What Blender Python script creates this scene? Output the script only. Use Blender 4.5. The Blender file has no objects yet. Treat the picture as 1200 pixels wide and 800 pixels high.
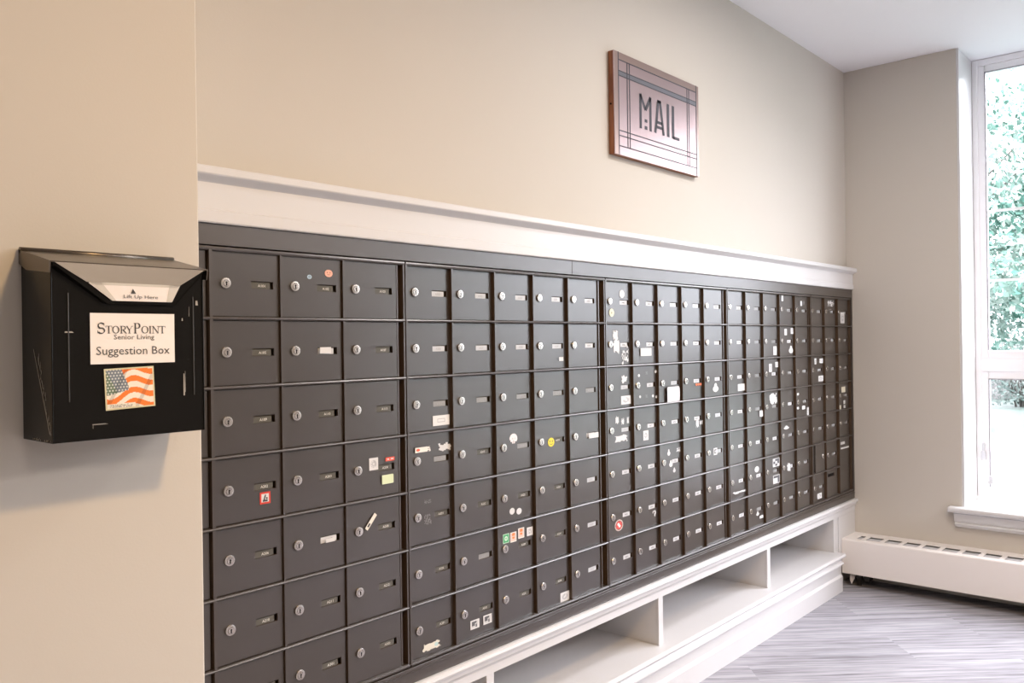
import bpy, math, random, mathutils
from math import sin, cos, pi, radians
random.seed(7)
SC = bpy.context.scene
COL = SC.collection
FZ = 1.18            # camera height above the floor; heights below are written relative to the eye and raised by FZ
MAT = {}

# ------------------------------------------------------------------ materials
def mat(name, color, rough=.5, metal=0.0, spec=.5, noise=None, bump=None, coat=0.0, vcol=False, ior=1.5):
    m = bpy.data.materials.new(name); m.use_nodes = True
    nt = m.node_tree; b = nt.nodes['Principled BSDF']
    b.inputs['Base Color'].default_value = (*color, 1)
    b.inputs['Roughness'].default_value = rough
    b.inputs['Metallic'].default_value = metal; b.inputs['IOR'].default_value = ior
    b.inputs['Specular IOR Level'].default_value = spec
    if coat: b.inputs['Coat Weight'].default_value = coat; b.inputs['Coat Roughness'].default_value = .12
    tc = nt.nodes.new('ShaderNodeTexCoord')
    if vcol:
        a = nt.nodes.new('ShaderNodeVertexColor'); a.layer_name = 'Col'
        nt.links.new(a.outputs['Color'], b.inputs['Base Color'])
    if noise:
        sc, amt = noise
        n = nt.nodes.new('ShaderNodeTexNoise'); n.inputs['Scale'].default_value = sc; n.inputs['Detail'].default_value = 4
        nt.links.new(tc.outputs['Object'], n.inputs['Vector'])
        r = nt.nodes.new('ShaderNodeMapRange'); r.inputs['From Min'].default_value = .3; r.inputs['From Max'].default_value = .7
        r.inputs['To Min'].default_value = 1-amt; r.inputs['To Max'].default_value = 1+amt
        nt.links.new(n.outputs['Fac'], r.inputs['Value'])
        mx = nt.nodes.new('ShaderNodeVectorMath'); mx.operation = 'SCALE'; mx.inputs[0].default_value = color
        nt.links.new(r.outputs['Result'], mx.inputs['Scale'])
        nt.links.new(mx.outputs['Vector'], b.inputs['Base Color'])
    if bump:
        sc, st, dist = bump
        n = nt.nodes.new('ShaderNodeTexNoise'); n.inputs['Scale'].default_value = sc; n.inputs['Detail'].default_value = 3
        nt.links.new(tc.outputs['Object'], n.inputs['Vector'])
        bp = nt.nodes.new('ShaderNodeBump'); bp.inputs['Strength'].default_value = st; bp.inputs['Distance'].default_value = dist
        nt.links.new(n.outputs['Fac'], bp.inputs['Height']); nt.links.new(bp.outputs['Normal'], b.inputs['Normal'])
    MAT[name] = m
    return m

mat('wall_paint', (.57, .535, .485), .72, noise=(1.5, .015), bump=(240, .06, .002), spec=.3)
mat('ceiling_paint', (.86, .86, .90), .8, bump=(120, .1, .002))
mat('white_trim', (.63, .625, .635), .32, noise=(3, .01))
mat('white_frame', (.90, .90, .93), .35)
mat('bronze', (.042, .032, .026), .33, ior=1.8, spec=.5, noise=(6, .05), bump=(500, .04, .0004))
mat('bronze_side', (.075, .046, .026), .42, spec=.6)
mat('bronze_door', (.036, .028, .023), .29, ior=1.84, spec=.5, noise=(2.5, .06), bump=(420, .05, .0004))
mat('nickel', (.55, .515, .48), .27, metal=1.0)
mat('keyway', (.012, .010, .009), .8, spec=.1)
mat('card_dark', (.10, .095, .08), .25)
mat('card_dim', (.30, .30, .30), .25)
mat('card_sheen', (.55, .56, .58), .2)  # reflection on the clear plastic put into the card colour
mat('card_white', (.62, .62, .63), .35)
mat('ink_light', (.80, .78, .72), .5)
mat('ink_dark', (.05, .05, .05), .6)
mat('ink_mid', (.32, .32, .32), .6)
mat('painted', (1, 1, 1), .45, vcol=True)
mat('heater_enamel', (.84, .80, .775), .33, noise=(2, .012))
mat('heater_louver', (.60, .60, .62), .4)
mat('heater_dark', (.05, .045, .04), .6)
mat('box_black', (.0065, .006, .0055), .24, spec=.16, noise=(9, .12))
mat('scuff', (.35, .33, .30), .6)
mat('steel_lid', (.66, .59, .50), .24, metal=.95)
mat('bronze_lid', (.13, .11, .09), .28, metal=.8)
mat('rib_highlight', (.05, .05, .048), .25)  # lighter than the body: the highlight on the ribs put into the colour
mat('paper', (.84, .79, .77), .7)
mat('tape', (.62, .60, .56), .16)
mat('bark', (.13, .12, .11), .9, noise=(8, .3))
mat('gasket', (.35, .34, .37), .6)
mat('hinge_metal', (.62, .62, .64), .3, metal=.6)
mat('stone', (.12, .115, .115), .9, noise=(.6, .2))
mat('band_ink', (.10, .10, .12), .4)
mat('lamp_rim', (.8, .8, .8), .4)

def wood():
    m = mat('wood', (.24, .085, .035), .4)
    nt = m.node_tree; b = nt.nodes['Principled BSDF']
    tc = nt.nodes.new('ShaderNodeTexCoord'); mp = nt.nodes.new('ShaderNodeMapping'); mp.inputs['Scale'].default_value = (40, 40, 4)
    n = nt.nodes.new('ShaderNodeTexNoise'); n.inputs['Scale'].default_value = 1.6; n.inputs['Detail'].default_value = 6; n.inputs['Distortion'].default_value = .6
    cr = nt.nodes.new('ShaderNodeValToRGB')
    cr.color_ramp.elements[0].position = .3; cr.color_ramp.elements[0].color = (.15, .045, .018, 1)
    cr.color_ramp.elements[1].position = .75; cr.color_ramp.elements[1].color = (.33, .13, .055, 1)
    nt.links.new(tc.outputs['Object'], mp.inputs['Vector']); nt.links.new(mp.outputs['Vector'], n.inputs['Vector'])
    nt.links.new(n.outputs['Fac'], cr.inputs['Fac']); nt.links.new(cr.outputs['Color'], b.inputs['Base Color'])
wood()

def plate():
    m = mat('sign_plate', (.33, .245, .24), .3, metal=.9)
    nt = m.node_tree; b = nt.nodes['Principled BSDF']
    tc = nt.nodes.new('ShaderNodeTexCoord'); mp = nt.nodes.new('ShaderNodeMapping'); mp.inputs['Scale'].default_value = (3, 3, 300)
    n = nt.nodes.new('ShaderNodeTexNoise'); n.inputs['Scale'].default_value = 2; n.inputs['Detail'].default_value = 4
    r = nt.nodes.new('ShaderNodeMapRange'); r.inputs['To Min'].default_value = .24; r.inputs['To Max'].default_value = .42
    nt.links.new(tc.outputs['Object'], mp.inputs['Vector']); nt.links.new(mp.outputs['Vector'], n.inputs['Vector'])
    nt.links.new(n.outputs['Fac'], r.inputs['Value']); nt.links.new(r.outputs['Result'], b.inputs['Roughness'])
plate()
mat('sign_border', (.28, .20, .175), .34, metal=.85)
mat('sign_ink', (.035, .03, .04), .5)

def carpet():
    m = mat('carpet', (.5, .5, .52), .95, spec=.15)
    nt = m.node_tree; b = nt.nodes['Principled BSDF']; L = nt.links.new; N = nt.nodes.new
    tc = N('ShaderNodeTexCoord')
    rot = N('ShaderNodeMapping'); rot.inputs['Rotation'].default_value = (0, 0, radians(47)); L(tc.outputs['Object'], rot.inputs['Vector'])
    br = N('ShaderNodeTexBrick'); br.inputs['Scale'].default_value = 1; br.inputs['Brick Width'].default_value = 1.0; br.inputs['Row Height'].default_value = .25
    br.inputs['Mortar Size'].default_value = 0.0; br.inputs['Color1'].default_value = (0, 0, 0, 1); br.inputs['Color2'].default_value = (1, 1, 1, 1); br.offset = .37
    L(rot.outputs['Vector'], br.inputs['Vector'])
    off = N('ShaderNodeVectorMath'); off.operation = 'SCALE'; off.inputs['Scale'].default_value = .35; L(br.outputs['Color'], off.inputs[0])
    add = N('ShaderNodeVectorMath'); L(rot.outputs['Vector'], add.inputs[0]); L(off.outputs['Vector'], add.inputs[1])
    def streak(sx, sy, det):
        mp = N('ShaderNodeMapping'); mp.inputs['Scale'].default_value = (sx, sy, 1); L(add.outputs['Vector'], mp.inputs['Vector'])
        n = N('ShaderNodeTexNoise'); n.inputs['Scale'].default_value = 1; n.inputs['Detail'].default_value = det; n.inputs['Roughness'].default_value = .6
        L(mp.outputs['Vector'], n.inputs['Vector']); return n.outputs['Fac']
    a = streak(2.2, 60, 4); c = streak(9, 190, 2); g = streak(.9, 6, 2)
    def math_(op, x, y):
        k = N('ShaderNodeMath'); k.operation = op
        for i, v in enumerate((x, y)):
            if isinstance(v, (int, float)): k.inputs[i].default_value = v
            else: L(v, k.inputs[i])
        return k.outputs[0]
    s = math_('ADD', math_('ADD', math_('MULTIPLY', a, .55), math_('MULTIPLY', c, .25)), math_('MULTIPLY', g, .2))
    cr = N('ShaderNodeValToRGB'); e = cr.color_ramp.elements
    e[0].position = .36; e[0].color = (.155, .150, .168, 1); e[1].position = .62; e[1].color = (.43, .425, .465, 1)
    q = e.new(.47); q.color = (.29, .285, .315, 1)
    L(s, cr.inputs['Fac']); L(cr.outputs['Color'], b.inputs['Base Color'])
    bp = N('ShaderNodeBump'); bp.inputs['Strength'].default_value = .5; bp.inputs['Distance'].default_value = .003
    L(c, bp.inputs['Height']); L(bp.outputs['Normal'], b.inputs['Normal'])
carpet()

def glass():
    m = bpy.data.materials.new('window_glass'); m.use_nodes = True; nt = m.node_tree; nt.nodes.clear()
    o = nt.nodes.new('ShaderNodeOutputMaterial'); mx = nt.nodes.new('ShaderNodeMixShader'); t = nt.nodes.new('ShaderNodeBsdfTransparent')
    g = nt.nodes.new('ShaderNodeBsdfGlossy'); g.inputs['Roughness'].default_value = .02
    lw = nt.nodes.new('ShaderNodeLayerWeight'); lw.inputs['Blend'].default_value = .5
    pw = nt.nodes.new('ShaderNodeMath'); pw.operation = 'POWER'; pw.inputs[1].default_value = 5; nt.links.new(lw.outputs['Facing'], pw.inputs[0])
    ma = nt.nodes.new('ShaderNodeMath'); ma.operation = 'MULTIPLY_ADD'; ma.inputs[1].default_value = .6; ma.inputs[2].default_value = .02; nt.links.new(pw.outputs[0], ma.inputs[0])
    nt.links.new(ma.outputs[0], mx.inputs[0]); nt.links.new(t.outputs[0], mx.inputs[1]); nt.links.new(g.outputs[0], mx.inputs[2])
    nt.links.new(mx.outputs[0], o.inputs[0]); MAT['glass'] = m
glass()

def leaf(name, c1, c2):
    m = mat(name, c1, .6, spec=.2); nt = m.node_tree; b = nt.nodes['Principled BSDF']
    tc = nt.nodes.new('ShaderNodeTexCoord'); n = nt.nodes.new('ShaderNodeTexNoise'); n.inputs['Scale'].default_value = 1.3; n.inputs['Detail'].default_value = 5
    cr = nt.nodes.new('ShaderNodeValToRGB'); cr.color_ramp.elements[0].position = .38; cr.color_ramp.elements[1].position = .62
    cr.color_ramp.elements[0].color = (*c1, 1); cr.color_ramp.elements[1].color = (*c2, 1)
    nt.links.new(tc.outputs['Object'], n.inputs['Vector']); nt.links.new(n.outputs['Fac'], cr.inputs['Fac']); nt.links.new(cr.outputs['Color'], b.inputs['Base Color'])
leaf('leaf_mint', (.07, .17, .135), (.19, .25, .22))
leaf('leaf_pale', (.09, .15, .11), (.21, .25, .22))
leaf('leaf_grey', (.07, .10, .09), (.16, .18, .17))
leaf('lawn', (.052, .072, .062), (.062, .084, .074))

# ------------------------------------------------------------------ mesh helpers
class MB:
    def __init__(s): s.v = []; s.f = []; s.m = []; s.sm = []
    def quad(s, pts, mi=0, sm=False):
        n = len(s.v); s.v += [tuple(p) for p in pts]; s.f.append(tuple(range(n, n+len(pts)))); s.m.append(mi); s.sm.append(sm)
    def box(s, x0, x1, y0, y1, z0, z1, mi=0):
        if x0 > x1: x0, x1 = x1, x0
        if y0 > y1: y0, y1 = y1, y0
        if z0 > z1: z0, z1 = z1, z0
        n = len(s.v)
        s.v += [(x, y, z) for x in (x0, x1) for y in (y0, y1) for z in (z0, z1)]
        for f in ((0,1,3,2),(4,6,7,5),(0,4,5,1),(2,3,7,6),(0,2,6,4),(1,5,7,3)):
            s.f.append(tuple(n+i for i in f)); s.m.append(mi); s.sm.append(False)
    def prism_x(s, prof, x0, x1, mi=0, cap=True):      # prof: list of (y,z), extruded along x
        n = len(s.v); k = len(prof)
        s.v += [(x0, y, z) for y, z in prof] + [(x1, y, z) for y, z in prof]
        for i in range(k):
            j = (i+1) % k
            s.f.append((n+i, n+j, n+k+j, n+k+i)); s.m.append(mi); s.sm.append(False)
        if cap:
            s.f.append(tuple(range(n+k-1, n-1, -1))); s.m.append(mi); s.sm.append(False)
            s.f.append(tuple(range(n+k, n+2*k))); s.m.append(mi); s.sm.append(False)
    def prism_y(s, prof, y0, y1, mi=0):      # prof: list of (x,z)
        n = len(s.v); k = len(prof)
        s.v += [(x, y0, z) for x, z in prof] + [(x, y1, z) for x, z in prof]
        for i in range(k):
            j = (i+1) % k
            s.f.append((n+i, n+j, n+k+j, n+k+i)); s.m.append(mi); s.sm.append(False)
        s.f.append(tuple(range(n+k-1, n-1, -1))); s.m.append(mi); s.sm.append(False)
        s.f.append(tuple(range(n+k, n+2*k))); s.m.append(mi); s.sm.append(False)
    def lathe_y(s, prof, cx, cz, seg=24, mi=0):    # prof: list of (r, y) from back to front; axis along y
        n = len(s.v); k = len(prof)
        for r, y in prof:
            for i in range(seg):
                a = 2*pi*i/seg; s.v.append((cx+r*cos(a), y, cz+r*sin(a)))
        for p in range(k-1):
            for i in range(seg):
                j = (i+1) % seg
                s.f.append((n+p*seg+i, n+p*seg+j, n+(p+1)*seg+j, n+(p+1)*seg+i)); s.m.append(mi); s.sm.append(False)
        s.f.append(tuple(n+(k-1)*seg+i for i in range(seg))); s.m.append(mi); s.sm.append(False)
    def cyl(s, p, q, r0, r1, seg=10, mi=0, sm=True):
        p = mathutils.Vector(p); q = mathutils.Vector(q); d = (q-p).normalized()
        u = d.orthogonal().normalized(); w = d.cross(u); n = len(s.v)
        for c, r in ((p, r0), (q, r1)):
            for i in range(seg):
                a = 2*pi*i/seg; s.v.append(tuple(c+u*r*cos(a)+w*r*sin(a)))
        for i in range(seg):
            j = (i+1) % seg; s.f.append((n+i, n+j, n+seg+j, n+seg+i)); s.m.append(mi); s.sm.append(sm)
        s.f.append(tuple(n+i for i in range(seg-1, -1, -1))); s.m.append(mi); s.sm.append(False)
        s.f.append(tuple(n+seg+i for i in range(seg))); s.m.append(mi); s.sm.append(False)
    def mesh(s, name, mats):
        me = bpy.data.meshes.new(name); me.from_pydata(s.v, [], s.f)
        for m in mats: me.materials.append(MAT[m])
        me.polygons.foreach_set('material_index', s.m); me.polygons.foreach_set('use_smooth', s.sm)
        me.update(); return me
def fix_normals(me):
    import bmesh
    b = bmesh.new(); b.from_mesh(me); bmesh.ops.recalc_face_normals(b, faces=b.faces); b.to_mesh(me); b.free()
def put(name, me, parent=None, loc=(0, 0, 0)):
    o = bpy.data.objects.new(name, me); COL.objects.link(o); o.location = loc
    if parent: o.parent = parent
    return o
def obj(name, mb, mats, parent=None, loc=(0, 0, 0), bevel=None, fix=True):
    if isinstance(mats, str): mats = [mats]
    me = mb.mesh(name, mats)
    if fix: fix_normals(me)
    o = put(name, me, parent, loc)
    if bevel:
        md = o.modifiers.new('bevel', 'BEVEL'); md.width = bevel; md.segments = 2; md.limit_method = 'ANGLE'; md.angle_limit = radians(40)
        md.harden_normals = False
    return o
def thing(name, label, cat, loc=(0, 0, 0), group=None):
    o = put(name, None, None, loc); o['label'] = label; o['category'] = cat
    if group: o['group'] = group
    return o
def struct(o): o['kind'] = 'structure'; return o

# text: built-in font, flat triangles in the x-z plane (front face towards -y)
_tc = bpy.data.curves.new('lettering', 'FONT')
_to = bpy.data.objects.new('lettering', _tc); COL.objects.link(_to)
_cache = {}
def text_geo(s):
    if s not in _cache:
        _tc.body = s; _tc.size = 1; _tc.resolution_u = 2; _tc.align_x = 'LEFT'
        bpy.context.view_layer.update()
        me = _to.evaluated_get(bpy.context.evaluated_depsgraph_get()).to_mesh()
        v = [(a.co.x, a.co.y) for a in me.vertices]; f = [tuple(p.vertices) for p in me.polygons]
        _to.to_mesh_clear()
        x0 = min(p[0] for p in v); x1 = max(p[0] for p in v); y0 = min(p[1] for p in v); y1 = max(p[1] for p in v)
        _cache[s] = ([((p[0]-x0)/(x1-x0), (p[1]-y0)/(y1-y0)) for p in v], f)
    return _cache[s]
def add_text(mb, s, cx, y, cz, w, h, mi=0, shear=0, ang=0):
    v, f = text_geo(s); n = len(mb.v); ca, sa = cos(ang), sin(ang)
    for a, b in v:
        px = (a-.5)*w+shear*(b-.5)*h; pz = (b-.5)*h
        mb.v.append((cx+px*ca-pz*sa, y, cz+px*sa+pz*ca))
    for q in f: mb.f.append(tuple(n+i for i in q)); mb.m.append(mi); mb.sm.append(False)
def stroke(mb, pts, y, w, mi=0):      # flat stroke of constant or varying width through (x, z) points
    for i in range(len(pts)-1):
        (ax, az), (bx, bz) = pts[i][:2], pts[i+1][:2]
        wa = pts[i][2] if len(pts[i]) > 2 else w; wb = pts[i+1][2] if len(pts[i+1]) > 2 else w
        dx, dz = bx-ax, bz-az; l = math.hypot(dx, dz) or 1; nx, nz = -dz/l, dx/l
        mb.quad([(ax+nx*wa/2, y, az+nz*wa/2), (ax-nx*wa/2, y, az-nz*wa/2), (bx-nx*wb/2, y, bz-nz*wb/2), (bx+nx*wb/2, y, bz+nz*wb/2)], mi)

# painted card: a grid of coloured cells, colour None leaves a hole (torn edge); thickness from an edge-less sheet just off the surface
def picture(name, w, h, nx, ny, fn, parent, loc, ang=0, bow=0.0):
    v = []; f = []; cols = []; ids = {}
    ca, sa = cos(ang), sin(ang)
    def vid(i, j):
        if (i, j) not in ids:
            a = (i/nx-.5)*w; b = (j/ny-.5)*h
            ids[(i, j)] = len(v); v.append((a*ca-b*sa, -bow*(j/ny)*(1-j/ny), a*sa+b*ca))
        return ids[(i, j)]
    for j in range(ny):
        for i in range(nx):
            c = fn((i+.5)/nx, (j+.5)/ny)
            if c is None: continue
            f.append((vid(i, j), vid(i+1, j), vid(i+1, j+1), vid(i, j+1))); cols.append(c)
    me = bpy.data.meshes.new(name); me.from_pydata(v, [], f); me.materials.append(MAT['painted'])
    at = me.color_attributes.new('Col', 'FLOAT_COLOR', 'CORNER')
    k = 0
    for c in cols:
        for _ in range(4): at.data[k].color = (*c, 1); k += 1
    me.update()
    return put(name, me, parent, loc)
SKY, P_LEFT, P_MID, P_NEAR, P_RIGHT, P_REAR, EXPO = 18.0, 36, 9, 18, 34, 22, 0.19
STK = [
(1,1,2,0.0712,0.0226,0.0111,0.0088,'dot_blue'),(1,1,2,0.1199,0.0324,0.0199,0.0155,'dot_peach'),(1,2,2,0.1073,0.0015,0.0285,0.0131,'white'),
(1,4,1,0.1142,-0.0233,0.0241,0.0236,'red_frame'),(1,4,3,0.0789,0.0115,0.0255,0.0275,'emblem'),(1,4,3,0.1262,0.0177,0.0265,0.0086,'red_tag'),
(1,4,3,0.1178,-0.0271,0.0339,0.0207,'note_green'),(1,5,3,0.0676,0.0181,0.041,0.0091,'tilt'),(1,5,2,0.1131,-0.0019,0.0231,0.0084,'white'),
(2,2,4,0.1237,-0.0372,0.0315,0.0114,'tick'),(2,3,1,0.1152,-0.0411,0.0559,0.0246,'lined'),(2,4,1,0.0516,0.0278,0.0492,0.012,'strip_red'),
(2,4,1,0.1262,0.0267,0.0433,0.0163,'torn'),(2,5,1,0.0671,0.0355,0.0221,0.0088,'residue'),(2,5,1,0.0663,-0.0072,0.0221,0.0247,'residue'),
(2,4,3,0.0741,0.0222,0.0311,0.0266,'face'),(2,4,4,0.0782,-0.0033,0.028,0.0248,'smiley'),(2,4,5,0.1222,-0.002,0.0498,0.0157,'white'),
(2,5,3,0.0648,-0.0368,0.0206,0.0171,'disc'),(2,5,3,0.0925,-0.041,0.021,0.0167,'disc'),(2,6,3,0.0386,0.0288,0.0253,0.0245,'green'),
(2,6,3,0.0685,0.0273,0.0241,0.0262,'orange'),(2,6,3,0.1,0.0325,0.0246,0.0276,'orange'),(2,6,3,0.1356,0.0307,0.0252,0.0233,'emblem'),
(2,7,1,0.073,-0.0444,0.0639,0.0114,'cream_torn'),(2,7,2,0.0718,-0.0318,0.0325,0.0226,'stamp'),(2,7,2,0.1185,-0.0308,0.032,0.0234,'stamp'),
(2,7,4,0.1389,-0.0493,0.0418,0.0265,'emblem'),(3,1,1,0.1016,0.026,0.0277,0.0249,'ring'),(3,1,1,0.0434,-0.0337,0.0258,0.0252,'ring_cream'),
(3,2,1,0.0625,0.0288,0.0298,0.0304,'torn'),(3,2,1,0.0675,-0.0076,0.0398,0.0369,'torn'),(3,2,1,0.1147,-0.0355,0.0418,0.0494,'lace'),
(3,2,2,0.0833,-0.0252,0.0656,0.0251,'white'),(3,3,1,0.1078,0.0249,0.0335,0.02,'torn'),(3,3,1,0.1152,-0.041,0.0548,0.027,'emblem'),
(3,3,2,0.0419,0.033,0.012,0.0094,'disc'),(3,3,2,0.1428,0.0421,0.0122,0.0097,'disc'),(3,3,2,0.0466,-0.0357,0.011,0.0087,'disc'),
(3,3,2,0.0865,-0.0361,0.0128,0.0104,'residue'),(3,3,2,0.1241,-0.0375,0.0126,0.0091,'disc'),(3,3,2,0.1446,-0.0414,0.0116,0.0089,'disc'),
(3,3,2,0.0885,0.0397,0.0128,0.0104,'residue'),(3,3,3,0.0952,-0.0397,0.0812,0.0534,'hang_card'),(3,3,4,0.1229,-0.0139,0.0449,0.0109,'beads'),
(3,3,5,0.0949,-0.0311,0.0459,0.0259,'pear'),(3,4,1,0.0646,0.032,0.0191,0.0199,'torn'),(3,4,1,0.0963,0.0266,0.0171,0.017,'torn'),
(3,4,1,0.1257,0.0276,0.0126,0.0173,'torn'),(3,4,1,0.0893,-0.0259,0.0748,0.0183,'torn'),(3,4,2,0.0773,-0.0297,0.0316,0.0316,'emblem'),
(3,4,4,0.1112,-0.0196,0.0232,0.0241,'torn'),(3,4,4,0.14,-0.0169,0.0279,0.0157,'lace'),(3,5,3,0.0674,0.0331,0.0199,0.0174,'pear'),
(3,5,3,0.1316,0.0351,0.0297,0.0158,'lace'),(3,5,3,0.0805,-0.0057,0.025,0.0184,'pear'),(3,5,3,0.102,-0.0303,0.0191,0.0133,'pear'),
(3,5,5,0.0866,0.0012,0.0274,0.0258,'outline'),(3,6,1,0.0675,-0.0273,0.0449,0.0344,'seal'),(3,6,2,0.1212,-0.0247,0.0209,0.02,'hook'),
(4,1,4,0.0412,0.0489,0.0189,0.025,'white'),(4,1,5,0.079,0.0315,0.0186,0.0221,'white'),(4,1,5,0.1091,0.0322,0.0226,0.0146,'residue'),
(4,2,3,0.123,-0.0377,0.0332,0.0358,'emblem'),(4,2,4,0.0742,0.039,0.0261,0.0271,'emblem'),(4,2,4,0.145,0.0438,0.0269,0.0246,'emblem'),
(4,2,4,0.1297,-0.0356,0.0498,0.0248,'pear'),(4,3,1,0.1249,-0.041,0.0601,0.0266,'lined'),(4,3,3,0.0754,0.0254,0.0276,0.0334,'emblem'),
(4,3,3,0.1402,0.0371,0.0284,0.0218,'emblem'),(4,4,2,0.1362,-0.0214,0.0311,0.0243,'white'),(4,4,3,0.0986,0.0309,0.0714,0.0377,'torn'),
(4,4,5,0.036,0.0357,0.0211,0.0118,'disc'),(4,4,5,0.0339,-0.025,0.021,0.0126,'disc'),(4,4,5,0.0895,-0.026,0.0346,0.0152,'white'),
(4,4,5,0.1529,-0.0468,0.0192,0.0366,'emblem'),(4,5,4,0.0682,0.0353,0.0589,0.0121,'pear'),(4,6,1,0.0962,-0.041,0.1157,0.0081,'torn'),
(4,6,2,0.0943,0.0269,0.0382,0.0239,'disc'),(4,6,3,0.1241,0.0335,0.0664,0.0344,'blackwhite'),(4,6,3,0.1218,-0.036,0.0663,0.0347,'blackwhite'),
(4,6,4,0.0873,-0.0022,0.0358,0.0314,'torn'),(4,7,2,0.0952,-0.016,0.0283,0.0132,'pear'),(4,7,2,0.1236,-0.0329,0.0325,0.0112,'white'),
(5,1,2,0.0973,0.0401,0.0887,0.022,'lace'),(5,1,3,0.0778,-0.0254,0.0542,0.0535,'emblem'),(5,3,1,0.0628,0.0395,0.0208,0.0268,'emblem'),
(5,3,1,0.1428,0.0405,0.0388,0.0213,'emblem'),(5,3,1,0.1383,-0.0404,0.0561,0.0258,'emblem'),(5,4,3,0.0762,0.028,0.0507,0.0273,'cream'),
(5,4,3,0.0823,-0.0332,0.0226,0.0183,'white'),(5,4,3,0.0354,-0.0548,0.02,0.0182,'cream'),(5,4,3,0.0814,-0.0547,0.0226,0.0141,'white'),
(5,6,3,0.0543,0.0388,0.0537,0.0125,'white'),(5,6,3,0.0878,0.0135,0.1076,0.0076,'lined'),(5,7,1,0.0897,-0.0394,0.052,0.025,'emblem'),
]
# ------------------------------------------------------------------ room shell
XB, YM, CZ = 4.2066, .022, 1.305          # window wall plane, mail wall plane, ceiling (eye-relative)
def Z(z): return z + FZ
XL, YR = -2.6, -5.6                       # far left side, wall behind the viewer
m = MB(); m.box(XL-.2, 4.6, YR-.2, .46, -.12, 0); struct(obj('floor', m, 'carpet', fix=True))
m = MB(); m.box(XL-.2, 4.62, YR-.2, .46, Z(CZ), Z(CZ)+.12); struct(obj('ceiling', m, 'ceiling_paint'))
m = MB()                                  # wall that carries the sign, with the recess for the mailboxes below
m.box(.7136, XB, YM, .46, Z(.25), Z(CZ)); m.box(.7136, XB, .36, .46, 0, Z(.25))
struct(obj('wall_back', m, 'wall_paint'))
m = MB(); m.box(XL, .7136, -.15, .46, 0, Z(CZ)); struct(obj('wall_left', m, 'wall_paint', bevel=.003))
m = MB(); WY0, WY1 = -.481, -3.35
m.prism_x([(.46, 0), (.46, Z(CZ)), (WY0, Z(CZ)), (WY0, Z(-.80)), (WY1, Z(-.80)), (WY1, Z(CZ)), (YR, Z(CZ)), (YR, 0)], XB, 4.56)
struct(obj('wall_right', m, 'wall_paint', bevel=.002))
m = MB(); m.box(XL-.2, XL, YR-.2, .46, 0, Z(CZ)); struct(obj('wall_side', m, 'wall_paint'))
m = MB(); m.box(XL, 4.56, YR-.2, YR, 0, Z(CZ)); struct(obj('wall_front', m, 'wall_paint'))
m = MB(); m.prism_y([(XB-.002, 0), (XB-.012, 0), (XB-.012, .075), (XB-.006, .085), (XB-.002, .085)], -.06, YR+.01)
struct(obj('baseboard_right', m, 'wall_paint'))

# white jamb lining of the window recess
m = MB(); m.box(XB+.004, 4.455, -.489, -.4815, Z(-.78), Z(CZ)-.002); m.box(XB+.002, XB+.012, -.4915, -.4815, Z(-.78), Z(CZ)-.002)
m.box(XB+.004, 4.455, WY1+.001, WY1+.009, Z(-.78), Z(CZ)-.002); struct(obj('trim_1', m, 'white_trim'))
# stool (inside sill) and stepped apron
m = MB()
m.prism_y([(4.455, Z(-.80)), (4.455, Z(-.776)), (4.163, Z(-.776)), (4.157, Z(-.780)), (4.155, Z(-.787)), (4.157, Z(-.795)), (4.163, Z(-.80))], -.432, -3.40)
m.prism_y([(XB-.001, Z(-.80)), (4.178, Z(-.80)), (4.176, Z(-.806)), (4.184, Z(-.835)), (4.186, Z(-.845)), (XB-.001, Z(-.845))], -.452, -3.38)
m.prism_y([(XB-.001, Z(-.845)), (4.176, Z(-.845)), (4.174, Z(-.851)), (4.182, Z(-.862)), (4.190, Z(-.866)), (XB-.001, Z(-.866))], -.456, -3.376)
struct(obj('trim_2', m, 'white_trim', bevel=.0015))

# window
win = thing('window_1', '', ''); del win['label']; del win['category']; win['kind'] = 'structure'; win.location = (4.46, -.489, Z(-.765))
def wbox(mb, y0, y1, z0, z1, x0, x1): mb.box(x0-4.46, x1-4.46, y0+.489, y1+.489, z0+.765, z1+.765)
m = MB()
TOP, BOT = 1.303, -.765
units = [(-.489, -1.39), (-1.46, -2.36), (-2.43, -3.342)]  # units past the first are unseen, added so the doors reflect daylight
wbox(m, -.489, -.512, BOT, TOP, 4.458, 4.54); wbox(m, -3.32, -3.342, BOT, TOP, 4.458, 4.54)
for a, b in ((-1.37, -1.48), (-2.34, -2.45)): wbox(m, a, b, BOT, TOP, 4.44, 4.54)
for a, b in ((-.5118, -1.3702), (-1.4798, -2.3402), (-2.4498, -3.3202)):
    for z0, z1 in ((1.275, TOP), (BOT, -.742), (-.17, -.112)): wbox(m, a, b, z0, z1, 4.459, 4.54)
obj('window_frame', m, 'white_frame', win, bevel=.002)
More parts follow.
